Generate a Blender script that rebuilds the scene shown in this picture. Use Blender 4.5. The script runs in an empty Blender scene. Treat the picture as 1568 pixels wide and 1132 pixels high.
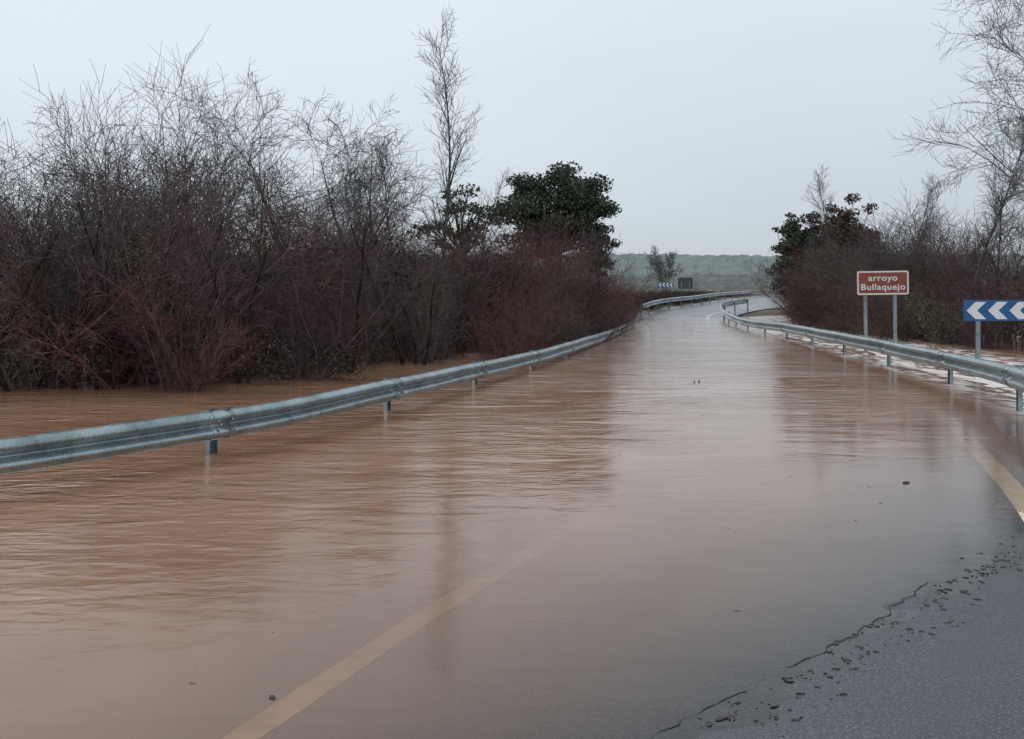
import bpy, math, random
import numpy as np
from mathutils import Vector, Euler, noise as mnoise
random.seed(7)
scene = bpy.context.scene
scene.view_settings.view_transform = 'Standard'
scene.view_settings.look = 'None'
scene.view_settings.exposure = 0
col = scene.collection

# ------------------------------------------------------------------ helpers
def link(o, parent=None):
    col.objects.link(o)
    if parent: o.parent = parent
    return o
def empty(name, loc=(0, 0, 0)):
    e = bpy.data.objects.new(name, None); e.location = loc; e.empty_display_size = .3
    return link(e)
def mesh_obj(name, V, F, mat=None, parent=None, loc=(0, 0, 0), smooth=False):
    me = bpy.data.meshes.new(name)
    me.from_pydata([tuple(map(float, v)) for v in V], [], F); me.update()
    if mat: me.materials.append(mat)
    if smooth: me.polygons.foreach_set('use_smooth', [True] * len(me.polygons))
    o = bpy.data.objects.new(name, me); o.location = loc
    return link(o, parent)
def box(V, F, x0, x1, y0, y1, z0, z1):
    b = len(V)
    V += [(x0,y0,z0),(x1,y0,z0),(x1,y1,z0),(x0,y1,z0),(x0,y0,z1),(x1,y0,z1),(x1,y1,z1),(x0,y1,z1)]
    F += [(b,b+3,b+2,b+1),(b+4,b+5,b+6,b+7),(b,b+1,b+5,b+4),(b+1,b+2,b+6,b+5),(b+2,b+3,b+7,b+6),(b+3,b,b+4,b+7)]
def hermite(xs, ys):
    xs = np.array(xs, float); ys = np.array(ys, float)
    m = np.gradient(ys, xs)
    def f(x):
        x = np.asarray(x, float)
        i = np.clip(np.searchsorted(xs, x) - 1, 0, len(xs) - 2)
        h = xs[i+1] - xs[i]; t = (x - xs[i]) / h
        t = np.clip(t, -3, 3)
        inside = (t >= 0) & (t <= 1)
        tt = np.clip(t, 0, 1)
        y = (2*tt**3-3*tt**2+1)*ys[i] + (tt**3-2*tt**2+tt)*h*m[i] + (-2*tt**3+3*tt**2)*ys[i+1] + (tt**3-tt**2)*h*m[i+1]
        ext = np.where(x < xs[0], ys[0] + m[0]*(x-xs[0]), ys[-1] + m[-1]*(x-xs[-1]))
        return np.where(inside, y, ext)
    return f
def sstep(a, b, x):
    t = np.clip((np.asarray(x, float)-a)/(b-a), 0, 1); return t*t*(3-2*t)

# ------------------------------------------------------------------ materials
def new_mat(name):
    m = bpy.data.materials.new(name); m.use_nodes = True
    nt = m.node_tree; nt.nodes.clear()
    out = nt.nodes.new('ShaderNodeOutputMaterial')
    return m, nt, out
def ramp(nt, fac, stops):
    r = nt.nodes.new('ShaderNodeValToRGB'); e = r.color_ramp.elements
    while len(e) < len(stops): e.new(.5)
    for i, (p, c) in enumerate(stops):
        e[i].position = p; e[i].color = (c, c, c, 1) if not hasattr(c, '__len__') else (*c, 1)
    nt.links.new(fac, r.inputs[0]); return r
def simple(name, c1, c2=None, rough=.7, metal=0, scale=5, bump=0, bscale=40, spec=.5):
    m, nt, out = new_mat(name); L = nt.links
    p = nt.nodes.new('ShaderNodeBsdfPrincipled')
    p.inputs['Roughness'].default_value = rough; p.inputs['Metallic'].default_value = metal
    p.inputs['Specular IOR Level'].default_value = spec
    tc = nt.nodes.new('ShaderNodeTexCoord')
    nz = nt.nodes.new('ShaderNodeTexNoise'); nz.inputs['Scale'].default_value = scale; nz.inputs['Detail'].default_value = 6
    L.new(tc.outputs['Object'], nz.inputs['Vector'])
    r = ramp(nt, nz.outputs['Fac'], [(.35, c1), (.65, c2 or c1)])
    L.new(r.outputs[0], p.inputs['Base Color'])
    if bump:
        n2 = nt.nodes.new('ShaderNodeTexNoise'); n2.inputs['Scale'].default_value = bscale; n2.inputs['Detail'].default_value = 4
        L.new(tc.outputs['Object'], n2.inputs['Vector'])
        b = nt.nodes.new('ShaderNodeBump'); b.inputs['Strength'].default_value = bump; b.inputs['Distance'].default_value = .01
        L.new(n2.outputs['Fac'], b.inputs['Height']); L.new(b.outputs[0], p.inputs['Normal'])
    L.new(p.outputs[0], out.inputs[0]); return m
def bark_mat(name, cols):
    m, nt, out = new_mat(name); L = nt.links
    p = nt.nodes.new('ShaderNodeBsdfDiffuse')
    at = nt.nodes.new('ShaderNodeAttribute'); at.attribute_name = 'plant_rnd'; geo = nt.nodes.new('ShaderNodeNewGeometry')
    nz = nt.nodes.new('ShaderNodeTexNoise'); nz.inputs['Scale'].default_value = .55; nz.inputs['Detail'].default_value = 4
    L.new(geo.outputs['Position'], nz.inputs['Vector'])
    a = nt.nodes.new('ShaderNodeMath'); a.operation = 'MULTIPLY_ADD'; a.inputs[1].default_value = .5
    L.new(at.outputs['Fac'], a.inputs[0])
    s = nt.nodes.new('ShaderNodeMath'); s.operation = 'MULTIPLY_ADD'; s.inputs[1].default_value = .9; s.inputs[2].default_value = -.22
    L.new(nz.outputs['Fac'], s.inputs[0]); L.new(s.outputs[0], a.inputs[2])
    k = len(cols)
    r = ramp(nt, a.outputs[0], [(.2+.6*i/(k-1), c) for i, c in enumerate(cols)])
    n2 = nt.nodes.new('ShaderNodeTexNoise'); n2.inputs['Scale'].default_value = 6; n2.inputs['Detail'].default_value = 2
    L.new(geo.outputs['Position'], n2.inputs['Vector'])
    rr = ramp(nt, n2.outputs['Fac'], [(.3, .45), (.7, 1.6)])
    mx = nt.nodes.new('ShaderNodeMix'); mx.data_type = 'RGBA'; mx.blend_type = 'MULTIPLY'; mx.inputs[0].default_value = 1
    L.new(r.outputs[0], mx.inputs[6]); L.new(rr.outputs[0], mx.inputs[7])
    L.new(mx.outputs[2], p.inputs[0]); L.new(p.outputs[0], out.inputs[0]); return m
def leaf_mat(name, cols):
    m, nt, out = new_mat(name); L = nt.links
    p = nt.nodes.new('ShaderNodeBsdfPrincipled'); p.inputs['Roughness'].default_value = .55
    p.inputs['Specular IOR Level'].default_value = .3
    geo = nt.nodes.new('ShaderNodeNewGeometry')
    nz = nt.nodes.new('ShaderNodeTexNoise'); nz.inputs['Scale'].default_value = 7; nz.inputs['Detail'].default_value = 4
    L.new(geo.outputs['Position'], nz.inputs['Vector'])
    k = len(cols)
    r = ramp(nt, nz.outputs['Fac'], [(.3+.4*i/(k-1), c) for i, c in enumerate(cols)])
    L.new(r.outputs[0], p.inputs['Base Color'])
    L.new(p.outputs[0], out.inputs[0]); return m

# ------------------------------------------------------------------ layout (metres)
XL = hermite([0, 6.3, 8.5, 10.5, 14.06, 18.2, 22.5, 30, 38, 50, 58, 66, 76, 90, 120, 160, 394],
             [-10.6, -6.1, -4.44, -3.18, -1.79, -.56, .69, 2.5, 4.2, 6.35, 7.8, 10.1, 14.0, 19.5, 31.5, 48, 140])
XR = hermite([0, 5, 9, 12.6, 16.4, 20, 25, 34, 43, 50, 58, 64, 75, 100, 130, 394],
             [1.9, 3.7, 5.3, 6.75, 7.75, 8.2, 8.65, 9.45, 10.1, 10.95, 12.5, 15.0, 21.0, 33, 46, 153])
def S(x, y):
    return -.73*(x-1.8) + .68*(y-5.14) + .1
def far_z(y): return .28*sstep(53, 68, y) + .34*sstep(64, 94, y) + .2*sstep(90, 130, y)
def road_z(x, y):
    s = S(x, y)
    z = np.where(s > 0, -np.minimum(.022*s, .3), np.minimum(-.02*s, .14))
    f = sstep(50, 60, y)
    return z*(1-f) + f*(.0+far_z(y))
def vnoise(x, y, sc, seed=0):
    return mnoise.noise(Vector((x*sc, y*sc, seed)))
def ground_z(x, y):
    x = np.asarray(x, float); y = np.asarray(y, float)
    base = road_z(x, y) - .06
    l, r = XL(y), XR(y)
    off = np.maximum(l-.7-x, x-(r+.8))
    side = sstep(0, 3, off)
    rise = np.maximum(sstep(70, 120, np.abs(x)), sstep(58, 66, y))
    rise = np.maximum(rise, sstep(-6, -18, y))
    sideh = -.55*(1-rise) + rise*(.02+far_z(y)*.8)
    s = S(x, y)
    sideh = np.where(s < 0, np.maximum(sideh, np.minimum(-.02*s, .14)-.06-.1*side), sideh)
    return base*(1-side) + sideh*side
def axis(parts):
    a = []
    for lo, hi, st in parts: a += list(np.arange(lo, hi, st))
    return np.array(a + [parts[-1][1]])
def grid(name, xs, ys, zf, mat):
    X, Y = np.meshgrid(xs, ys); Z = zf(X, Y)
    V = np.stack([X.ravel(), Y.ravel(), Z.ravel()], 1); nx = len(xs)
    F = [(j*nx+i, j*nx+i+1, (j+1)*nx+i+1, (j+1)*nx+i) for j in range(len(ys)-1) for i in range(nx-1)]
    return mesh_obj(name, V, F, mat, smooth=True), V

gm, nt, out = new_mat('field_ground'); L = nt.links
p = nt.nodes.new('ShaderNodeBsdfPrincipled'); p.inputs['Roughness'].default_value = .9; p.inputs['Specular IOR Level'].default_value = .1
geo = nt.nodes.new('ShaderNodeNewGeometry')
nz = nt.nodes.new('ShaderNodeTexNoise'); nz.inputs['Scale'].default_value = .05; nz.inputs['Detail'].default_value = 10
L.new(geo.outputs['Position'], nz.inputs['Vector'])
r = ramp(nt, nz.outputs['Fac'], [(.35, (.09, .085, .06)), (.5, (.15, .135, .10)), (.65, (.19, .19, .15))])
L.new(r.outputs[0], p.inputs['Base Color']); L.new(p.outputs[0], out.inputs[0])
grid('ground', axis([(-3000, -300, 300), (-300, -60, 20), (-60, 60, 1.5), (60, 300, 20), (300, 3000, 300)]),
     axis([(-400, -30, 40), (-30, 130, 1.5), (130, 400, 15), (400, 3000, 200)]), ground_z, gm)

# road -----------------------------------------------------------------
am, nt, out = new_mat('wet_asphalt'); L = nt.links
p = nt.nodes.new('ShaderNodeBsdfPrincipled')
geo = nt.nodes.new('ShaderNodeNewGeometry')
def nn(sc, det=3):
    n = nt.nodes.new('ShaderNodeTexNoise'); n.inputs['Scale'].default_value = sc; n.inputs['Detail'].default_value = det
    L.new(geo.outputs['Position'], n.inputs['Vector']); return n
big = nn(1.3, 6); fine = nn(95, 3)
c = ramp(nt, fine.outputs['Fac'], [(.3, (.018, .018, .022)), (.5, (.05, .049, .056)), (.72, (.15, .145, .16))])
L.new(c.outputs[0], p.inputs['Base Color'])
rr = ramp(nt, big.outputs['Fac'], [(.35, .12), (.7, .40)]); L.new(rr.outputs[0], p.inputs['Roughness'])
b = nt.nodes.new('ShaderNodeBump'); b.inputs['Strength'].default_value = 1.0; b.inputs['Distance'].default_value = .005
L.new(fine.outputs['Fac'], b.inputs['Height']); L.new(b.outputs[0], p.inputs['Normal'])
L.new(p.outputs[0], out.inputs[0])

def road_surf(x, y):
    z = float(road_z(x, y))
    if y < 24: z += .006*vnoise(x, y, 1.1) + .005*vnoise(x, y, 4, 3) + .003*vnoise(x, y, 14, 6)
    return z
rows = axis([(-14, 2, .4), (2, 10, .05), (10, 24, .25), (24, 110, 1), (110, 394, 4)])
nc = 150
RV, RF = [], []
for j, y in enumerate(rows):
    l = float(XL(y))-.5; rgt = float(XR(y))+.75
    for i in range(nc):
        x = l+(rgt-l)*i/(nc-1)
        RV.append((x, y, road_surf(x, y)))
for j in range(len(rows)-1):
    for i in range(nc-1):
        a = j*nc+i; RF.append((a, a+1, a+nc+1, a+nc))
mesh_obj('road', RV, RF, am, smooth=True)
def stripe(name, fx, y0, y1, w, mat, dy=.08, lift=.005, wob=0):
    V, F = [], []; ys = np.arange(y0, y1, dy)
    for k, y in enumerate(ys):
        x = float(fx(y)); t = (float(fx(y+.1))-x)/.1; c = math.hypot(1, t)
        x += wob*vnoise(x, y, 9, 2)
        ww = w*(1 + (1.2*vnoise(x, y, 15, 8) if wob else 0))
        for s in (-.5, -.17, .17, .5):
            px, py = x + s*ww/c, y - s*ww*t/c
            V.append((px, py, road_surf(px, py)+lift))
        if k:
            a = (k-1)*4
            for q in range(3): F.append((a+q, a+q+1, a+q+5, a+q+4))
    return mesh_obj(name, V, F, mat)
paint = simple('yellowed_road_paint', (.55, .36, .19), (.82, .58, .36), rough=.35, scale=7)
paint2 = simple('cream_road_paint', (.62, .50, .32), (.85, .70, .50), rough=.4, scale=6)
wpaint = simple('white_road_paint', (.5, .5, .48), (.7, .7, .68), rough=.4, scale=9)
cxl = hermite([1, 3.9, 4.66, 5.4, 6, 7.3, 9, 12, 16, 22], [-2.6, -1.13, -.82, -.52, -.256, .34, 1.05, 2.1, 3.1, 4.2])
exl = hermite([1, 5, 8.4, 10.8, 14.6, 18, 24, 34, 45, 54, 58, 64, 75, 100, 394], [1.7, 3.05, 4.36, 5.16, 6.36, 7.0, 7.7, 8.5, 9.3, 10.8, 11.6, 14, 20, 32, 152])
stripe('centre_line', cxl, 1.5, 20, .15, paint)
stripe('edge_line', exl, 4, 24, .20, paint2)
stripe('far_edge_line', exl, 53, 200, .14, wpaint, dy=.8, lift=.01)
crackm = simple('crack_dark', (.01, .01, .012), (.02, .02, .02), rough=.6)
crk = hermite([2, 3.91, 5.14, 7.6, 8.18, 10], [-.9, .56, 1.83, 3.65, 4.05, 5.0])
stripe('asphalt_crack', crk, 3.0, 6.0, .008, crackm, dy=.025, lift=.004, wob=.05)
stripe('asphalt_crack', crk, 7.3, 8.3, .013, crackm, dy=.025, lift=.004, wob=.07)

# water ------------------------------------------------------------------
wm, nt, out = new_mat('muddy_flood_water'); L = nt.links
geo = nt.nodes.new('ShaderNodeNewGeometry')
def attr(n):
    a = nt.nodes.new('ShaderNodeAttribute'); a.attribute_name = n; return a.outputs['Fac']
def mth(op, a, b=None, c=None):
    n = nt.nodes.new('ShaderNodeMath'); n.operation = op
    for i, v in enumerate((a, b, c)):
        if v is None: continue
        if isinstance(v, (int, float)): n.inputs[i].default_value = v
        else: L.new(v, n.inputs[i])
    return n.outputs[0]
murk, foamA, rough_w = attr('murk'), attr('foam'), attr('chop')
def mapn(scale, det, rot=0, dist=0, sx=1, sy=1):
    mp = nt.nodes.new('ShaderNodeMapping'); mp.inputs['Scale'].default_value = (sx, sy, 1); mp.inputs['Rotation'].default_value = (0, 0, rot)
    L.new(geo.outputs['Position'], mp.inputs[0])
    n = nt.nodes.new('ShaderNodeTexNoise'); n.inputs['Scale'].default_value = scale; n.inputs['Detail'].default_value = det; n.inputs['Distortion'].default_value = dist
    L.new(mp.outputs[0], n.inputs['Vector']); return n.outputs['Fac']
w1 = mapn(1.1, 3, .12, .6, .8, 2.0)
w2 = mapn(4.6, 4, -.1, .5, .75, 1.8)
patch = mapn(.3, 3, .2, 0, .7, 1.5)
pm = ramp(nt, patch, [(.4, .15), (.6, 1.0)]).outputs[0]
h = mth('ADD', mth('MULTIPLY', w1, .042), mth('MULTIPLY', mth('MULTIPLY', w2, .026), pm))
bmp = nt.nodes.new('ShaderNodeBump'); bmp.inputs['Distance'].default_value = 1.0
L.new(h, bmp.inputs['Height']); L.new(rough_w, bmp.inputs['Strength'])
silt = mapn(.35, 5, .5, 1.0)
sc = ramp(nt, silt, [(.3, (.31, .162, .095)), (.7, (.43, .25, .16))])
foamn = mapn(1.3, 9, .9, 1.4, 1.9, .6)
ff = mth('MULTIPLY', ramp(nt, foamn, [(.40, .0), (.47, .35), (.56, 1)]).outputs[0], foamA)
fl = mth('MULTIPLY', ramp(nt, mapn(2.2, 9, .1, .8, .4, 2.2), [(.56, 0), (.70, .6)]).outputs[0], attr('fleck'))
ff = mth('MAXIMUM', ff, fl)
cm = nt.nodes.new('ShaderNodeMix'); cm.data_type = 'RGBA'
L.new(ff, cm.inputs[0]); L.new(sc.outputs[0], cm.inputs[6]); cm.inputs[7].default_value = (.86, .80, .77, 1)
dif = nt.nodes.new('ShaderNodeBsdfDiffuse'); L.new(cm.outputs[2], dif.inputs[0])
tr = nt.nodes.new('ShaderNodeBsdfTransparent'); tr.inputs[0].default_value = (.95, .92, .9, 1)
body = nt.nodes.new('ShaderNodeMixShader'); L.new(mth('MAXIMUM', murk, ff), body.inputs[0]); L.new(tr.outputs[0], body.inputs[1]); L.new(dif.outputs[0], body.inputs[2])
gl = nt.nodes.new('ShaderNodeBsdfGlossy'); gl.inputs['Roughness'].default_value = .10; gl.inputs[0].default_value = (1, 1, 1, 1)
L.new(bmp.outputs[0], gl.inputs['Normal'])
fr = nt.nodes.new('ShaderNodeFresnel'); fr.inputs[0].default_value = 1.34; L.new(bmp.outputs[0], fr.inputs['Normal'])
fin = nt.nodes.new('ShaderNodeMixShader')
L.new(mth('MULTIPLY', fr.outputs[0], mth('SUBTRACT', 1, mth('MULTIPLY', ff, .8))), fin.inputs[0])
L.new(body.outputs[0], fin.inputs[1]); L.new(gl.outputs[0], fin.inputs[2]); L.new(fin.outputs[0], out.inputs[0])

wx = axis([(-125, -30, 5), (-30, -8, .8), (-8, 12, .2), (12, 30, .6), (30, 125, 5)])
wy = axis([(-20, 0, 1), (0, 24, .2), (24, 72, .8)])
wo, WV = grid('flood_water', wx, wy, lambda X, Y: X*0, wm)
x, y = WV[:, 0], WV[:, 1]
s = S(x, y)
mk = 1-np.exp(-np.maximum(s-.15, 0)*.48)
offr = np.maximum(XL(y)-.3-x, x-(XR(y)+.6))
mk = np.maximum(mk, sstep(0, .8, offr)*sstep(.2, 1.2, s))
far = sstep(35, 50, y); mk = mk*(1-far) + far
foam = sstep(-.5, .4, x-XR(y)) * (1-sstep(3.0, 5.5, x-XR(y))) * sstep(10, 14, y) * (1-sstep(46, 56, y))
fleck = sstep(26, 34, y)*(1-sstep(52, 58, y))*sstep(0, 1, x-XL(y)) + .9*sstep(-1.8, -.3, x-XL(y))*(1-sstep(.8, 3.0, x-XL(y)))*sstep(12, 16, y)
chop = .1 + .58*sstep(1.5, 6, s)*(1-.5*sstep(1.5, 4.5, x+2-.12*y)*(1-sstep(14, 20, y))) + .35*sstep(.2, -2.5, x-XL(y)-1.5)
for nme, arr in (('murk', mk), ('foam', foam), ('chop', np.clip(chop, 0, 1)), ('fleck', np.clip(fleck, 0, 1))):
    a = wo.data.attributes.new(nme, 'FLOAT', 'POINT'); a.data.foreach_set('value', arr.astype(np.float32))

# ------------------------------------------------------------------ guardrails
galv, nt, out = new_mat('galvanised_steel'); L = nt.links
p = nt.nodes.new('ShaderNodeBsdfPrincipled'); p.inputs['Metallic'].default_value = .8
geo = nt.nodes.new('ShaderNodeNewGeometry')
n1 = nt.nodes.new('ShaderNodeTexNoise'); n1.inputs['Scale'].default_value = 3; n1.inputs['Detail'].default_value = 8
n2 = nt.nodes.new('ShaderNodeTexNoise'); n2.inputs['Scale'].default_value = 45; n2.inputs['Detail'].default_value = 4
L.new(geo.outputs['Position'], n1.inputs['Vector']); L.new(geo.outputs['Position'], n2.inputs['Vector'])
r1 = ramp(nt, n1.outputs['Fac'], [(.3, (.19, .25, .26)), (.5, (.31, .38, .40)), (.7, (.41, .48, .50))])
r2 = ramp(nt, n2.outputs['Fac'], [(.3, .7), (.6, 1)])
mx = nt.nodes.new('ShaderNodeMix'); mx.data_type = 'RGBA'; mx.blend_type = 'MULTIPLY'; mx.inputs[0].default_value = 1
L.new(r1.outputs[0], mx.inputs[6]); L.new(r2.outputs[0], mx.inputs[7]); L.new(mx.outputs[2], p.inputs['Base Color'])
r3 = ramp(nt, n2.outputs['Fac'], [(.3, .22), (.7, .42)]); L.new(r3.outputs[0], p.inputs['Roughness'])
L.new(p.outputs[0], out.inputs[0])
refl_m = simple('reflector_amber', (.5, .2, .05), (.6, .3, .08), rough=.3)
PROF = [(.012,0),(.0,-.006),(.022,-.018),(.07,-.045),(.083,-.062),(.083,-.085),(.07,-.1),(.02,-.13),(.006,-.145),(.0,-.155),
        (.006,-.165),(.02,-.18),(.07,-.21),(.083,-.225),(.083,-.248),(.07,-.265),(.022,-.292),(0,-.304),(.012,-.31)]
def guardrail(name, fx, fz, y0, y1, side, ypost=None, step_m=4.0):
    root = empty(name, (float(fx(y0)), y0, 0)); o = np.array(root.location)
    P = []; yy = np.arange(y0, y1, .02); xx = fx(yy)
    ss = np.concatenate([[0], np.cumsum(np.hypot(np.diff(xx), np.diff(yy)))])
    for d in np.arange(0, ss[-1], .25): P.append((float(np.interp(d, ss, xx)), float(np.interp(d, ss, yy))))
    V, F = [], []; n = len(PROF); SV, SF = [], []
    frames = []
    for k, (px, py) in enumerate(P):
        a = P[max(k-1, 0)]; b = P[min(k+1, len(P)-1)]
        tx, ty = b[0]-a[0], b[1]-a[1]; l = math.hypot(tx, ty); tx /= l; ty /= l
        nx, ny = (ty*side, -tx*side)
        zt = float(fz(py)) + .007*math.sin(k*.13)+.004*math.sin(k*.41)
        frames.append((px, py, zt, tx, ty, nx, ny))
        for d, z in PROF: V.append((px+nx*d-o[0], py+ny*d-o[1], zt+z))
        if k:
            q = (k-1)*n
            for i in range(n-1): F.append((q+i, q+i+1, q+n+i+1, q+n+i))
    rail = mesh_obj('w_beam', V, F, galv, root, smooth=True)
    sm = rail.modifiers.new('thick', 'SOLIDIFY'); sm.thickness = .004; sm.offset = 0
    PV, PF, BV, BF, RV_, RF_ = [], [], [], [], [], []
    step = int(step_m/.25)
    start = 2
    if ypost is not None:
        kk = min(range(len(P)), key=lambda i: abs(P[i][1]-ypost)); start = kk % step
    def obox(V, F, fr, t0, t1, n0, n1, z0, z1):
        px, py, zt, tx, ty, nx, ny = fr; W, G = [], []
        box(W, G, t0, t1, n0, n1, z0, z1); b = len(V)
        for (t, nn_, z) in W: V.append((px+tx*t+nx*nn_-o[0], py+ty*t+ny*nn_-o[1], z))
        F.extend([tuple(b+i for i in f) for f in G])
    for k in range(start, len(P), step):
        fr = frames[k]; zt = fr[2]
        obox(PV, PF, fr, -.06, .06, -.145, -.139, -1.1, zt+.0)
        obox(PV, PF, fr, -.06, -.054, -.139, -.085, -1.1, zt+.0)
        obox(PV, PF, fr, .054, .06, -.139, -.085, -1.1, zt+.0)
        obox(PV, PF, fr, -.05, .05, -.083, -.006, zt-.21, zt-.10)
        if 0 < k < len(P)-1:
            b0 = len(SV)
            for kk in (k-1, k, k+1):
                f2 = frames[kk]; f3 = .62
                cx = fr[0]+(f2[0]-fr[0])*f3; cy = fr[1]+(f2[1]-fr[1])*f3
                for d, z in PROF: SV.append((cx+fr[5]*(d+.006)-o[0], cy+fr[6]*(d+.006)-o[1], fr[2]+(f2[2]-fr[2])*f3+z*1.012+.002))
            for q in (0, n):
                for i in range(n-1): SF.append((b0+q+i, b0+q+i+1, b0+q+n+i+1, b0+q+n+i))
        for t in (-.1, .1):
            for zz in (-.1, -.212):
                obox(BV, BF, fr, t-.014, t+.014, .062, .098, zt+zz-.014, zt+zz+.014)
        obox(BV, BF, fr, -.018, .018, .004, .03, zt-.172, zt-.138)
        obox(RV_, RF_, fr, -.03, .03, .012, .02, zt-.195, zt-.12)
    mesh_obj('posts', PV, PF, galv, root)
    sp = mesh_obj('splice_plates', SV, SF, galv, root, smooth=True)
    s2 = sp.modifiers.new('thick', 'SOLIDIFY'); s2.thickness = .003; s2.offset = 0
    mesh_obj('bolts', BV, BF, galv, root)
    mesh_obj('reflectors', RV_, RF_, refl_m, root)
zl = hermite([0, 10.5, 14.06, 18.2, 22.5, 30, 38, 50], [.5, .485, .47, .42, .39, .34, .29, .23])
zr = hermite([4, 12.6, 16.4, 20, 25, 34, 43, 50, 58, 64, 75], [.8, .70, .63, .60, .6, .55, .45, .55, .85, 1.0, 1.2])
guardrail('guardrail', XL, zl, 3.0, 51, +1, 10.5)
guardrail('guardrail', XR, zr, 7.0, 66, -1, 14.2)
guardrail('guardrail', XL, lambda y: .75+far_z(y), 57, 330, +1)

# ------------------------------------------------------------------ signs
brown = simple('sign_brown', (.23, .055, .03), (.27, .07, .04), rough=.4)
white = simple('sign_white', (.75, .75, .74), (.8, .8, .8), rough=.4)
blue = simple('sign_blue', (.01, .10, .26), (.015, .12, .30), rough=.4)
darkm = simple('sign_back_grey', (.05, .06, .065), (.08, .09, .095), rough=.6)
def rrect(w, hgt, r, n=6):
    P = []
    for cx, cy, a0 in ((w/2-r, hgt/2-r, 0), (-w/2+r, hgt/2-r, 90), (-w/2+r, -hgt/2+r, 180), (w/2-r, -hgt/2+r, 270)):
        for k in range(n+1):
            a = math.radians(a0+90*k/n); P.append((cx+r*math.cos(a), cy+r*math.sin(a)))
    return P
def plate(name, outline, y0, y1, z, mat, parent):
    n = len(outline); V = [(a, y0, z+b) for a, b in outline]+[(a, y1, z+b) for a, b in outline]
    F = [tuple(range(n))[::-1], tuple(range(n, 2*n))]+[(i, (i+1) % n, n+(i+1) % n, n+i) for i in range(n)]
    return mesh_obj(name, V, F, mat, parent)
def post_mesh(name, x, z0, z1, parent, w=.04, y0=.03):
    V, F = [], []; box(V, F, x-w, x+w, y0, y0+.05, z0, z1)
    o = mesh_obj(name, V, F, galv, parent); b = o.modifiers.new('b', 'BEVEL'); b.width = .006; return o
def text(txt, size, x, z, parent, y, mat, bold=.004):
    cu = bpy.data.curves.new('t', 'FONT'); cu.body = txt; cu.size = size; cu.align_x = 'CENTER'; cu.align_y = 'CENTER'; cu.offset = bold; cu.extrude = .001
    cu.space_character = 1.08
    to = bpy.data.objects.new('t', cu); col.objects.link(to); bpy.context.view_layer.update()
    me = bpy.data.meshes.new_from_object(to.evaluated_get(bpy.context.evaluated_depsgraph_get()))
    bpy.data.objects.remove(to)
    me.materials.clear(); me.materials.append(mat)
    o = bpy.data.objects.new('lettering_'+txt, me); o.location = (x, y, z); o.rotation_euler = (math.pi/2, 0, 0)
    o.scale = (1.14, 1, 1)
    link(o, parent)
sg = empty('stream_name_sign', (10.25, 27, 0)); sg.rotation_euler = (0, math.radians(-.8), math.radians(-3))
W, H, Z = 1.42, .68, 1.92
plate('board', rrect(W, H, .06), 0, .025, Z, brown, sg)
o1, o2 = rrect(W-.03, H-.03, .05), rrect(W-.11, H-.11, .03)
n = len(o1); V = [(a, -.003, Z+b) for a, b in o1]+[(a, -.003, Z+b) for a, b in o2]
mesh_obj('border', V, [(i, (i+1) % n, n+(i+1) % n, n+i) for i in range(n)], white, sg)
text('arroyo', .235, 0, Z+.13, sg, -.005, white); text('Bullaquejo', .235, 0, Z-.12, sg, -.005, white)
post_mesh('post_1', -.47, -.6, Z+.3, sg, .05); post_mesh('post_2', .33, -.6, Z+.3, sg, .05)
def chevron_panel(name, loc, w, hgt, zc, nchev, rot=0, z0=-.6):
    e = empty(name, loc); e.rotation_euler = (0, 0, rot)
    plate('panel', rrect(w, hgt, .03), 0, .03, zc, blue, e)
    per = (w-.08)/nchev; V, F = [], []
    hh = hgt/2-.04; t = per*.5
    for k in range(nchev):
        x0 = -w/2+.05+k*per; b = len(V); d = per*.42
        V += [(x0, -.004, zc), (x0+d, -.004, zc+hh), (x0+d+t, -.004, zc+hh), (x0+t, -.004, zc), (x0+d+t, -.004, zc-hh), (x0+d, -.004, zc-hh)]
        F += [(b, b+3, b+2, b+1), (b, b+5, b+4, b+3)]
    mesh_obj('chevrons', V, F, white, e)
    post_mesh('post_1', -w/2+.33, z0, zc+hgt/2-.02, e, y0=.034, w=.05); post_mesh('post_2', w/2-.33, z0, zc+hgt/2-.02, e, y0=.034, w=.05)
chevron_panel('chevron_sign', (9.68+.97, 21, 0), 1.95, .45, 1.3, 4, math.radians(2))
chevron_panel('chevron_sign', (15.7, 100, 0), 1.6, .5, 2.05, 4, 0, 0)
e = empty('road_sign_back', (17.7, 100, 0))
plate('panel', rrect(1.5, 1.15, .1), 0, .04, 2.2, darkm, e)
post_mesh('post_1', -.4, 0, 2.3, e, y0=-.06); post_mesh('post_2', .4, 0, 2.3, e, y0=-.06)

# ------------------------------------------------------------------ plants
def tube(V, F, pts, rads, sides):
    base = len(V); m = len(pts)
    for k in range(m):
        a = pts[max(k-1, 0)]; b = pts[min(k+1, m-1)]
        t = (b-a).normalized()
        u = t.cross(Vector((.31, .95, .05))).normalized() if abs(t.y) < .95 else t.cross(Vector((1, 0, 0))).normalized()
        w = t.cross(u); p = pts[k]; r = rads[k]
        for q in range(sides):
            an = 2*math.pi*q/sides; V.append(p + u*(r*math.cos(an)) + w*(r*math.sin(an)))
    for k in range(m-1):
        for q in range(sides):
            a = base+k*sides+q; b = base+k*sides+(q+1) % sides
            F.append((a, b, b+sides, a+sides))
def rv(s): return Vector((random.gauss(0, s), random.gauss(0, s), random.gauss(0, s)))
def polyline(p, d, L, nseg, wob, up):
    pts = [p.copy()]; ds = [d.copy()]
    for _ in range(nseg):
        d = (d + rv(wob) + Vector((0, 0, up))).normalized(); p = p + d*(L/nseg); pts.append(p); ds.append(d)
    return pts, ds
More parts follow.
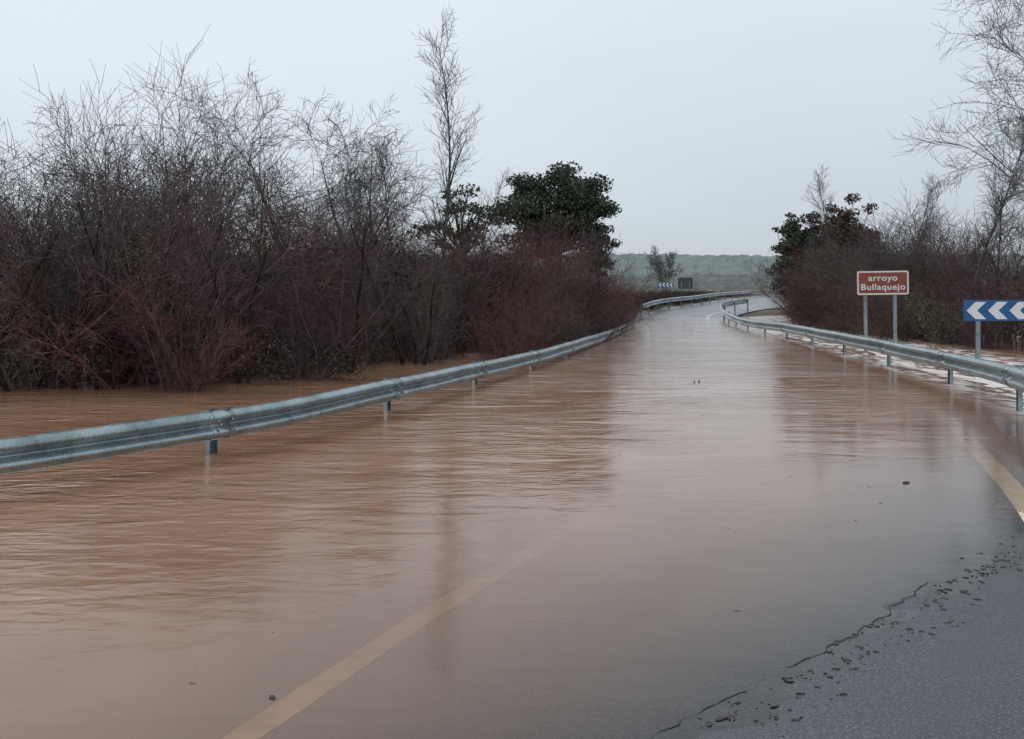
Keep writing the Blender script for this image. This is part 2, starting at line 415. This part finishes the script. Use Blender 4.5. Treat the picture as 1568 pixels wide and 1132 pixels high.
def grow(V, F, p, d, L, r, lv, cfg):
    c = cfg[lv]
    pts, ds = polyline(p, d, L, c['seg'], c['wob'], c['up'])
    r1 = r*c.get('taper', .25)
    rads = [r+(r1-r)*k/c['seg'] for k in range(c['seg']+1)]
    tube(V, F, pts, rads, 5 if lv == 0 else 3)
    if lv+1 >= len(cfg): return
    n = cfg[lv+1]
    cnt = max(1, int(round(n['n']*random.uniform(.75, 1.25))))
    for i in range(cnt):
        f = n['t0'] + (1-n['t0'])*((i+random.random())/cnt)
        f = min(f, .985); k = f*c['seg']; ki = int(k); fr = k-ki
        q = pts[ki].lerp(pts[ki+1], fr); dd = ds[ki+1]
        perp = dd.cross(rv(1)).normalized(); an = math.radians(random.gauss(n['ang'], n['ang']*.25))
        nd = (dd*math.cos(an)+perp*math.sin(an)).normalized()
        nl = n['len']*random.uniform(.6, 1.25)*(1-n.get('fall', .4)*f)
        rr_ = max(n.get('rmin', .004), (r+(r1-r)*f)*n['r'])
        grow(V, F, q, nd, nl, rr_, lv+1, cfg)
def proto(V, F, mat): return (np.array([tuple(v) for v in V], np.float32), np.array(F, np.int32), mat)
def bake(name, items):
    VV, FF, MI, RN, mats, off = [], [], [], [], [], 0
    ox, oy = items[0][1], items[0][2]
    for (pr, x, y, z, s, sz, rz, tx, ty) in items:
        v, f, m = pr
        if m not in mats: mats.append(m)
        M = np.array(Euler((tx, ty, rz)).to_matrix(), np.float32)
        w = (v*np.array([s, s, sz], np.float32)) @ M.T + np.array([x-ox, y-oy, z], np.float32)
        VV.append(w); FF.append(f+off); off += len(v)
        MI.append(np.full(len(f), mats.index(m), np.int32)); RN.append(np.full(len(v), random.random(), np.float32))
    VV = np.concatenate(VV); FF = np.concatenate(FF); MI = np.concatenate(MI); RN = np.concatenate(RN)
    me = bpy.data.meshes.new(name)
    me.vertices.add(len(VV)); me.vertices.foreach_set('co', VV.ravel())
    me.loops.add(FF.size); me.loops.foreach_set('vertex_index', FF.ravel())
    me.polygons.add(len(FF)); me.polygons.foreach_set('loop_start', np.arange(0, FF.size, 4, dtype=np.int32))
    for m in mats: me.materials.append(m)
    me.polygons.foreach_set('material_index', MI)
    me.update(calc_edges=True)
    a = me.attributes.new('plant_rnd', 'FLOAT', 'POINT'); a.data.foreach_set('value', RN)
    o = bpy.data.objects.new(name, me); o.location = (ox, oy, 0); link(o)
    return o
def place(name, pr, x, y, s=1, rz=None, z=-.5, sz=None, tilt=0):
    return bake(name, [(pr, x, y, z, s, sz or s, random.uniform(0, 6.28) if rz is None else rz, random.gauss(0, tilt), random.gauss(0, tilt))])
def item(pr, x, y, s, z, sz, tilt): return (pr, x, y, z, s, sz, random.uniform(0, 6.28), random.gauss(0, tilt), random.gauss(0, tilt))

maroon = bark_mat('red_twig_bark', [(.095, .07, .062), (.16, .085, .08), (.18, .092, .096), (.13, .10, .085)])
purple = bark_mat('purple_twig_bark', [(.10, .075, .085), (.155, .095, .11), (.125, .10, .095)])
greyb = bark_mat('grey_bark', [(.09, .082, .08), (.14, .125, .122), (.12, .118, .092)])
paleb = bark_mat('pale_bark', [(.17, .16, .16), (.23, .215, .215)])
brownb = bark_mat('brown_bark', [(.08, .066, .048), (.14, .11, .088), (.115, .105, .068)])
darkb = bark_mat('dark_bark', [(.03, .025, .022), (.05, .042, .036)])

def shrub_mesh(mat, h=5, stems=13, n1=13, n2=6, spread=.33, base=.5, tw=1.0, wob=.09, ang=36, up=.07):
    V, F = [], []
    cfg = [dict(seg=6, wob=wob, up=.03, taper=.22),
           dict(n=n1, t0=.1, len=h*.30, ang=ang, seg=4, wob=.16, up=up, r=.5, rmin=.006*tw, taper=.5, fall=.35),
           dict(n=n2, t0=.1, len=h*.15, ang=ang+6, seg=2, wob=.13, up=up, r=.6, rmin=.0048*tw, taper=.6, fall=.3)]
    for i in range(stems):
        a = random.uniform(0, 6.28); q = abs(random.gauss(0, spread))
        p = Vector((math.cos(a)*base*random.random(), math.sin(a)*base*random.random(), 0))
        d = Vector((math.cos(a)*q, math.sin(a)*q, 1)).normalized()
        grow(V, F, p, d, h*random.uniform(.45, 1.0)*.9, random.uniform(.012, .034), 0, cfg)
    return proto(V, F, mat)
shr = [shrub_mesh(maroon, wob=.14), shrub_mesh(maroon, spread=.55, wob=.17, ang=46, up=.03), shrub_mesh(purple, stems=13, wob=.13),
       shrub_mesh(brownb, spread=.6, wob=.18, ang=50, up=.0), shrub_mesh(greyb, stems=13, spread=.35, wob=.13, ang=44),
       shrub_mesh(purple, stems=12, spread=.5, wob=.15, ang=42, up=.04), shrub_mesh(maroon, stems=13, spread=.4, wob=.15, ang=40)]
def bare_tree(mat, h, trunk, limbs, n2, n3, n4, ang=38, up=.03, r=.09, lr=.55, wob=.12, lean=0, t0=.2, fall=.5, rmin=.006):
    V, F = [], []
    cfg = [dict(seg=8, wob=.05, up=.02, taper=.15),
           dict(n=limbs, t0=t0, len=h*lr, ang=ang, seg=6, wob=wob, up=up, r=.55, rmin=.012, taper=.25, fall=fall),
           dict(n=n2, t0=.15, len=h*lr*.42, ang=40, seg=4, wob=wob*1.3, up=up, r=.5, rmin=.008, taper=.4, fall=.35),
           dict(n=n3, t0=.1, len=h*lr*.2, ang=42, seg=3, wob=wob*1.4, up=up, r=.6, rmin=rmin, taper=.6, fall=.3)]
    if n4: cfg.append(dict(n=n4, t0=.1, len=h*lr*.1, ang=40, seg=2, wob=wob*1.4, up=up, r=.7, rmin=rmin*.85, taper=.7, fall=.3))
    for t in range(trunk):
        a = random.uniform(0, 6.28); q = .0 if trunk == 1 else .3
        grow(V, F, Vector((math.cos(a)*.1*q, math.sin(a)*.1*q, 0)), Vector((math.cos(a)*q+lean, math.sin(a)*q, 1)).normalized(), h*random.uniform(.85, 1), r, 0, cfg)
    return proto(V, F, mat)

frontx = [-22, -12, -8.8, -5.4, -3.4, -.8, 1.1, 2.9, 4.6, 6.2]
fronty = [17.5, 17, 17.3, 17.6, 21.5, 24.5, 28, 35, 44, 54]
seg = list(zip(frontx, fronty))
def walk(seg, step):
    out_ = []
    for (a, b), (c, d) in zip(seg, seg[1:]):
        L_ = math.hypot(c-a, d-b); k = max(1, int(L_/step))
        for i in range(k): out_.append((a+(c-a)*i/k, b+(d-b)*i/k, (c-a)/L_, (d-b)/L_))
    return out_
its = []
for row, (dep, hs, st) in enumerate([(0, .70, 1.6), (1.2, .98, 1.4), (2.8, 1.1, 1.6), (5.2, 1.16, 2.1), (9, 1.2, 2.8)]):
    for (a, b, tx, ty) in walk(seg, st):
        x = a - ty*dep + random.uniform(-.6, .6); y = b + tx*dep + random.uniform(-.6, .6)
        hfac = 1.0 - .17*float(sstep(-7, 0, x)) - .06*float(sstep(0, 4, x)) - .22*float(sstep(44, 56, y))
        s = hs*hfac*random.uniform(.68, 1.16)
        its.append(item(random.choice(shr), x, y, s*random.uniform(1.05, 1.35), -.35, s, .12))
bake('riverside_thicket', its)
tall = shrub_mesh(greyb, h=7.3, stems=16, n1=17, n2=9, spread=.27, base=.3, tw=1.15, wob=.12, ang=40)
tall2 = shrub_mesh(purple, h=6.6, stems=14, n1=16, n2=9, spread=.30, base=.3, tw=1.15, wob=.12, ang=40)
place('bare_willow_tree', tall, -7.9, 23.5, 1.0, z=-.3)
place('bare_willow_tree', tall2, -12.2, 23.5, .97, z=-.3)
place('bare_willow_tree', tall2, -5.4, 28.5, 1.03, z=-.3)
place('bare_ash_tree', bare_tree(greyb, 7.2, 2, 10, 8, 6, 3, ang=48, up=.02, r=.08), -6.0, 30, .98)
place('bare_ash_tree', bare_tree(greyb, 6.9, 2, 10, 8, 6, 3, ang=60, up=-.01, r=.08), -4.1, 29.5, 1.0)
place('bare_ash_tree', bare_tree(brownb, 6.2, 2, 9, 7, 5, 2, ang=50, up=.02, r=.08), -10.2, 27, 1.0)
random.seed(43)
pop = bare_tree(greyb, 10.9, 1, 36, 6, 4, 0, ang=28, up=.10, r=.075, lr=.19, wob=.07, t0=.28, fall=.5, rmin=.006)
# stand the poplar so that its tip leans over its foot only slightly
tip = pop[0][pop[0][:, 2].argmax()]
place('poplar_tree', pop, -1.95-float(tip[0]), 30-float(tip[1]), 1.0, rz=0, z=-.2, sz=10.7/float(tip[2]))
place('poplar_sapling', bare_tree(greyb, 7.6, 1, 18, 5, 3, 0, ang=30, up=.08, r=.045, lr=.18, wob=.07, t0=.3), -3.6, 30.5, 1.0)
place('poplar_sapling', bare_tree(brownb, 7, 1, 20, 5, 3, 0, ang=34, up=.07, r=.04, lr=.22, wob=.09, t0=.3), -1.2, 31, .85)
V, F = [], []
for (bx, by, lean) in [(-5.85, 17.5, .02), (-7.2, 17.3, .1), (-7.9, 17.4, -.12), (-8.6, 17.2, .15), (-4.9, 18.1, -.2), (-3.6, 20.8, .1), (-2.2, 22.8, -.1), (-9.8, 17.3, .05)]:
    for q in range(3):
        pts, _ = polyline(Vector((bx+random.gauss(0, .1), by, -.6)), Vector((lean+random.gauss(0, .16), random.gauss(0, .1), 1)).normalized(), random.uniform(2.5, 4.2), 9, .12, .02)
        r0 = random.uniform(.035, .065)
        tube(V, F, pts, [r0*(1-.08*k) for k in range(10)], 6)
mesh_obj('alder_stems', V, F, darkb)

def leaves(V, F, c, n, rad, size):
    for _ in range(n):
        v = rv(1); v.normalize(); rr_ = random.random()**.45
        p = Vector(c) + Vector((v.x*rad[0], v.y*rad[1], v.z*rad[2]))*rr_
        a = rv(1).normalized(); b = a.cross(rv(1)).normalized(); s = size*random.uniform(.6, 1.3)
        k = len(V); V += [p-a*s, p+b*s*.5, p+a*s, p-b*s*.5]; F.append((k, k+1, k+2, k+3))
holm = leaf_mat('holm_oak_leaves', [(.022, .034, .022), (.055, .074, .046), (.12, .145, .10)])
olive = leaf_mat('bramble_leaves', [(.035, .045, .02), (.08, .10, .034), (.15, .155, .055)])
deadl = leaf_mat('dead_leaves', [(.035, .026, .022), (.08, .06, .046), (.065, .065, .038)])
darkl = leaf_mat('painted_shade_brush', [(.03, .022, .02), (.06, .042, .038), (.045, .04, .028)])  # thicket interior shade painted in as darker leaf colours
brnl = leaf_mat('brown_oak_leaves', [(.06, .042, .032), (.12, .085, .06), (.075, .08, .05)])
def oak(name, x, y, w, z_top, z_bot, ncl=60, per=230, mat=holm, lsize=.10, seed=1):
    random.seed(seed)
    e = empty(name, (x, y, -.3)); V, F = [], []; LV, LF = [], []
    hw = w/2; zc = (z_top+z_bot)/2+.3; hz = (z_top-z_bot)/2
    for t in range(2):
        pts, _ = polyline(Vector((.25*t, 0, 0)), Vector((random.uniform(-.1, .1), 0, 1)), z_bot+.9, 5, .07, .1)
        tube(V, F, pts, [.2-.02*k for k in range(6)], 8)
    top = pts[-1]
    for i in range(ncl):
        u = rv(1).normalized(); q = random.uniform(.3, .97)
        if i % 2: u.y = -abs(u.y)*.6; u.normalize()
        c = Vector((u.x*hw*q, u.y*hw*q, zc+u.z*hz*q))
        mid = top.lerp(c, .5)+rv(.15); st = top.lerp(Vector((0, 0, zc-hz)), random.random()*.5)
        tube(V, F, [st, mid, c], [.07, .04, .012], 5)
        k = random.uniform(.28, .8)*w/6
        leaves(LV, LF, c, int(per*k*k*1.7), (k*1.15, k*1.15, k*.7), lsize)
    mesh_obj('trunk_and_limbs', V, F, brownb, e); mesh_obj('foliage', LV, LF, mat, e)
oak('holm_oak_tree', 2.1, 48, 6.1, 7.8, 3.0, 150, 300, seed=5)
oak('holm_oak_tree', 4.1, 51, 3.2, 5.4, 2.2, 34, 330, seed=8)
oak('holm_oak_tree', -2.2, 40, 3.6, 6.1, 2.6, 30, 260, seed=12)
oak('holm_oak_tree', 15.4, 52, 3.6, 6.0, .6, 130, 360, seed=15)
oak('brown_oak_tree', 17.3, 51, 4.2, 6.6, 1.0, 130, 360, mat=brnl, seed=21)
random.seed(77)
def bramble(name, x, y, blobs, mat, size=.045, z=-.1):
    V, F = [], []
    for (bx, by, bz, r, n) in blobs: leaves(V, F, (bx, by, bz), n, (r, r*.6, r*.9), size)
    return mesh_obj(name, V, F, mat, loc=(x, y, z))
bramble('ivy_bush', -6.1, 17.3, [(0, 0, 1.5, .7, 420), (.3, 0, .9, .8, 360), (-.5, .1, 2.1, .6, 260), (.8, 0, 1.0, .5, 260), (-.2, 0, 2.7, .5, 150), (.4, 0, 1.6, .4, 200)], olive, .03)
bramble('bramble_bush', -8.3, 17.0, [(0, 0, .9, .8, 250), (-1, 0, 1.3, .8, 220), (.9, .1, .7, .5, 150)], olive, .03)
bl = [(random.uniform(-12, 5), random.uniform(-.2, 1.4), random.uniform(.1, .6), random.uniform(.3, .7), 170) for _ in range(60)]
bramble('undergrowth', -8, 18.0, bl, deadl, .045)
bl = []
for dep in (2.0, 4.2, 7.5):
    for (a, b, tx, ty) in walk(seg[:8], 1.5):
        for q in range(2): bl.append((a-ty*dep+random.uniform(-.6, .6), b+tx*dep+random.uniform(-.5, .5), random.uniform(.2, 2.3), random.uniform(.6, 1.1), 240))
bramble('added_dark_brush', 0, 0, bl, darkl, .06, z=0)  # dark leaf masses added behind the front row to darken the interior
bl = [(random.uniform(-34, 0), random.uniform(0, 3), random.uniform(.1, 1.8), random.uniform(.9, 1.5), 260) for _ in range(70)]
bramble('undergrowth', -2, 32, bl, deadl, .11)
bl = []
for (a, b, tx, ty) in walk(seg[4:], .8): bl.append((a-ty*.6, b+tx*.6, random.uniform(.1, .6), random.uniform(.4, .8), 170))
bramble('undergrowth', 0, 0, bl, deadl, .045, z=0)
# low mud bank just breaking the water at the foot of the thicket
mudm = simple('wet_mud', (.13, .075, .045), (.22, .135, .085), rough=.35, scale=1.2, bump=.6, bscale=12)
def mud_bank(seg_, name, flip=1):
    V, F = [], []; st = walk(seg_, .3); m = 14
    for k, (a, b, tx, ty) in enumerate(st):
        for i in range(m):
            t = i/(m-1); d = -.9+3.0*t; x = a-ty*d*flip; y = b+tx*d*flip
            z = -.22+.26*math.sin(math.pi*min(1, t*1.15))+.13*vnoise(x, y, .7, 4)+.06*vnoise(x, y, 2.6, 7)
            V.append((x, y, z))
        if k:
            q = (k-1)*m
            for i in range(m-1): F.append((q+i, q+i+1, q+m+i+1, q+m+i))
    mesh_obj(name, V, F, mudm, smooth=True)
mud_bank(seg[3:], 'mud_bank')

# right bank --------------------------------------------------------------
segR = [(19, 21), (15.2, 25.2), (13.4, 31), (13.0, 37), (13.8, 44), (15.2, 51), (17, 58)]
its = []
for row, (dep, hs, st) in enumerate([(0, .68, 1.5), (1.4, .92, 1.4), (3.2, 1.06, 1.7), (6.5, 1.12, 2.4)]):
    for (a, b, tx, ty) in walk(segR, st):
        x = a + ty*dep + random.uniform(-.5, .5); y = b - tx*dep*(.4) + random.uniform(-.5, .5)
        hf = .86 + .30*float(sstep(33, 48, y))
        s = hs*hf*random.uniform(.72, 1.14)
        its.append(item(random.choice(shr), x, y, s*random.uniform(1.1, 1.35), -.3, s, .1))
bake('riverside_thicket', its)
bl = []
for (a, b, tx, ty) in walk(segR, .8): bl.append((a+ty*.3, b, random.uniform(.2, .8), random.uniform(.4, .9), 190))
bramble('undergrowth', 0, 0, bl, deadl, .05, z=0)
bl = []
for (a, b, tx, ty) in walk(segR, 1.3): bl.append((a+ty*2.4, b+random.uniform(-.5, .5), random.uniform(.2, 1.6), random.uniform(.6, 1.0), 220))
bramble('added_dark_brush', 0, 0, bl, darkl, .06, z=0)  # same added dark leaf fill, shading the inside of the right thicket
bramble('bramble_bush', 12.9, 29.3, [(0, 0, .8, .9, 420), (1, 0, 1.1, .8, 320), (-.2, 1, 1.3, .7, 300), (1.6, -1, .8, .8, 320)], olive, .04)
place('poplar_tree', bare_tree(paleb, 7.4, 1, 26, 6, 5, 0, ang=26, up=.08, r=.06, lr=.24, wob=.08, t0=.25), 16.6, 50, 1.05, z=-.1)
place('poplar_tree', bare_tree(paleb, 6.9, 2, 18, 6, 5, 0, ang=30, up=.07, r=.05, lr=.28, wob=.08, t0=.25), 18.5, 48, 1.0, z=-.1)
place('poplar_tree', bare_tree(greyb, 7.8, 1, 26, 6, 5, 0, ang=34, up=.06, r=.06, lr=.22, wob=.09, t0=.2), 14.8, 32, 1.0, z=-.1)
place('poplar_tree', bare_tree(greyb, 6.2, 1, 24, 6, 5, 0, ang=36, up=.05, r=.05, lr=.3, wob=.1, t0=.2), 16.4, 33, 1.0, z=-.1)
place('poplar_tree', bare_tree(greyb, 6.6, 1, 24, 6, 5, 0, ang=36, up=.05, r=.05, lr=.3, wob=.1, t0=.2), 15.9, 30, 1.0, z=-.1)
random.seed(31)
place('bare_birch_tree', bare_tree(paleb, 10.3, 1, 18, 9, 6, 3, ang=50, up=.03, r=.08, lr=.34, wob=.11, t0=.36, fall=.35, rmin=.005), 12.2, 20.5, 1.0, rz=1.0, z=-.1)
place('bare_birch_tree', bare_tree(paleb, 8.5, 1, 16, 9, 6, 3, ang=50, up=.02, r=.07, lr=.32, wob=.11, t0=.36, fall=.35, rmin=.005), 14.4, 24.5, 1.0, rz=2.0, z=-.1)

# far scenery -----------------------------------------------------------------
far_t = bark_mat('far_painted_mist_bark', [(.16, .16, .155), (.22, .215, .21)])  # distance mist painted into the bark as a paler grey
place('bare_willow_tree', bare_tree(far_t, 6.5, 3, 9, 7, 6, 0, ang=30, up=.05, r=.14, rmin=.035), 28.2, 180, 1.1, z=.3)
fsh = bark_mat('far_bush_bark', [(.07, .055, .05), (.11, .085, .075)])
random.seed(5)
fm = shrub_mesh(fsh, h=3, stems=14, n1=14, n2=5, spread=.8, tw=1.6)
its = []
for i in range(34):
    y = random.uniform(66, 96); x = float(XL(y)) - random.uniform(1.2, 6)
    its.append(item(fm, x, y, random.uniform(.9, 1.4), .1, random.uniform(.4, .62), 0))
for i in range(20):
    y = random.uniform(100, 150); x = float(XL(y)) - random.uniform(3, 14)
    its.append(item(fm, x, y, random.uniform(1.2, 1.8), .3, random.uniform(.3, .45), 0))
bake('roadside_bushes', its)
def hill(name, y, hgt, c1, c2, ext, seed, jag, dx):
    m, nt, out = new_mat(name+'_painted_mist'); L = nt.links  # mist is painted into the diffuse colours, one haze tone per ridge
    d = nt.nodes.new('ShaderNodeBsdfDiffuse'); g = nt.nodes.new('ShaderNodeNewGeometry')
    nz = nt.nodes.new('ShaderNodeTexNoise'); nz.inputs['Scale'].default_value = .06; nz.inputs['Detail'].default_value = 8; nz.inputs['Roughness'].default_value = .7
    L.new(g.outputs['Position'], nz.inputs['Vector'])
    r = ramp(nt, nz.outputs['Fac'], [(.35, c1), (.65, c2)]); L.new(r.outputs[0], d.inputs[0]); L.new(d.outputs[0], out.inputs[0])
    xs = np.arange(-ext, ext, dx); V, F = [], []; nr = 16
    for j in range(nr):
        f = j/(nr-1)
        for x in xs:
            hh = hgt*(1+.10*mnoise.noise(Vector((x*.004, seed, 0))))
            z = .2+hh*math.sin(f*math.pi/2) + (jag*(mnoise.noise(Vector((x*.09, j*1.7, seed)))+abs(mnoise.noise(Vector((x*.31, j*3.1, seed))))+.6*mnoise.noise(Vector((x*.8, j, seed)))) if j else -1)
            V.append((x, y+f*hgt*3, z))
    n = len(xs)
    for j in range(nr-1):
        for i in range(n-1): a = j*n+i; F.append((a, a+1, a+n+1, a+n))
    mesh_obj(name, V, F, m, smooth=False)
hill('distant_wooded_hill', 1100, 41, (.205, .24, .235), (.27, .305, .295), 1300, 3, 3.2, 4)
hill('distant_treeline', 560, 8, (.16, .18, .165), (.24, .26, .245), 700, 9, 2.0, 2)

# debris -------------------------------------------------------------------
def lumps(name, items, mat):
    V, F = [], []
    for (x, y, z, sx, sy, sz) in items:
        b = len(V); a0 = random.uniform(0, 6.28); n = 7
        ca, sa = math.cos(a0), math.sin(a0)
        for ring, (rz, rr_) in enumerate(((-.3, .9), (.25, 1.0), (.8, .6))):
            for k in range(n):
                an = 6.283*k/n; q = rr_*random.uniform(.6, 1.3); px, py = math.cos(an)*q*sx, math.sin(an)*q*sy
                V.append((x+px*ca-py*sa, y+px*sa+py*ca, z+rz*sz*random.uniform(.8, 1.1)))
        for ring in range(2):
            for k in range(n): F.append((b+ring*n+k, b+ring*n+(k+1) % n, b+(ring+1)*n+(k+1) % n, b+(ring+1)*n+k))
        F.append(tuple(b+2*n+k for k in range(n)))
    return mesh_obj(name, V, F, mat)
debm = simple('wet_dead_leaf', (.012, .01, .009), (.045, .032, .024), rough=.35, scale=30)
items = []
cl = [-1.5+4.4*(i+random.random())/22 for i in range(22)]
for _ in range(200):
    t = random.choice(cl)+random.gauss(0, .09); of = random.gauss(.15, .09)
    x = 1.8+.68*t+.73*of; y = 5.14+.73*t-.68*of
    s = random.choice([.005, .007, .009, .012, .017])*random.uniform(.8, 1.2)
    for q in range(random.choice([1, 1, 2, 3])):
        xx, yy = x+random.gauss(0, .014), y+random.gauss(0, .014)
        items.append((xx, yy, max(0, road_surf(xx, yy))+.001, s*random.uniform(.8, 1.7), s*random.uniform(.4, .9), s*.4))
for _ in range(50):
    x = random.uniform(-2, 4); y = random.uniform(4, 12)
    if S(x, y) < -.3: continue
    s = random.uniform(.003, .009); items.append((x, y, max(0, road_surf(x, y))+.001, s*1.8, s*.8, s*.25))
lumps('wet_leaf_debris', items, debm)
stm = simple('dark_stone', (.02, .02, .02), (.05, .045, .04), rough=.5, scale=40, bump=.4)
lumps('stone', [(-1.05, 4.29, .0, .022, .014, .014)], stm)
lumps('stone', [(3.62, 9.0, .0, .04, .02, .022)], stm)
lumps('floating_branch', [(3.46, 18.6, 0, .07, .015, .03), (3.56, 18.65, .0, .05, .01, .04)], stm)

# ------------------------------------------------------------------ world & light
w = bpy.data.worlds.new('World'); scene.world = w; w.use_nodes = True
nt = w.node_tree; nt.nodes.clear(); L = nt.links
out = nt.nodes.new('ShaderNodeOutputWorld'); bg = nt.nodes.new('ShaderNodeBackground'); bg.inputs[1].default_value = .1
sky = nt.nodes.new('ShaderNodeTexSky'); sky.sky_type = 'NISHITA'; sky.sun_disc = False
SE, SR = math.radians(42), math.radians(-35)
sky.sun_elevation = SE; sky.sun_rotation = SR
tc = nt.nodes.new('ShaderNodeTexCoord'); sep = nt.nodes.new('ShaderNodeSeparateXYZ'); L.new(tc.outputs['Generated'], sep.inputs[0])
mp = nt.nodes.new('ShaderNodeMapping'); mp.inputs['Scale'].default_value = (1, 1, 3.5); L.new(tc.outputs['Generated'], mp.inputs[0])
cn = nt.nodes.new('ShaderNodeTexNoise'); cn.inputs['Scale'].default_value = 1.6; cn.inputs['Detail'].default_value = 5; L.new(mp.outputs[0], cn.inputs['Vector'])
ad = nt.nodes.new('ShaderNodeMath'); ad.operation = 'MULTIPLY_ADD'; ad.inputs[1].default_value = .24; ad.inputs[2].default_value = -.12; L.new(cn.outputs['Fac'], ad.inputs[0])
lx = nt.nodes.new('ShaderNodeMath'); lx.operation = 'MULTIPLY_ADD'; lx.inputs[1].default_value = -.14; L.new(sep.outputs[0], lx.inputs[0]); L.new(ad.outputs[0], lx.inputs[2])
zz = nt.nodes.new('ShaderNodeMath'); zz.operation = 'ADD'; L.new(sep.outputs[2], zz.inputs[0]); L.new(lx.outputs[0], zz.inputs[1])
rp = ramp(nt, zz.outputs[0], [(0, (.55, .615, .675)), (.1, (.63, .70, .765)), (.3, (.77, .85, .92)), (1, (.84, .90, .95))])
sc_ = nt.nodes.new('ShaderNodeVectorMath'); sc_.operation = 'SCALE'; sc_.inputs['Scale'].default_value = 10.0; L.new(rp.outputs[0], sc_.inputs[0])
mx = nt.nodes.new('ShaderNodeMix'); mx.data_type = 'RGBA'; mx.inputs[0].default_value = .95
L.new(sky.outputs[0], mx.inputs[6]); L.new(sc_.outputs[0], mx.inputs[7]); L.new(mx.outputs[2], bg.inputs[0]); L.new(bg.outputs[0], out.inputs[0])
sl = bpy.data.lights.new('sun', 'SUN'); sl.energy = .6; sl.angle = math.radians(25); sl.color = (1, .97, .93)
so = bpy.data.objects.new('sun', sl); link(so); so.rotation_euler = (math.radians(90)-SE, 0, math.radians(215)); so.location = (0, 0, 30)

# ------------------------------------------------------------------ camera
cam = bpy.data.cameras.new('camera'); cam.lens = 34.44; cam.sensor_width = 36; cam.shift_y = -.0804; cam.clip_end = 8000
co = bpy.data.objects.new('camera', cam); link(co); co.location = (0, 0, 1.8); co.rotation_euler = (math.pi/2, 0, 0)
scene.camera = co
print('objects', len(bpy.data.objects), 'verts', sum(len(m.vertices) for m in bpy.data.meshes))
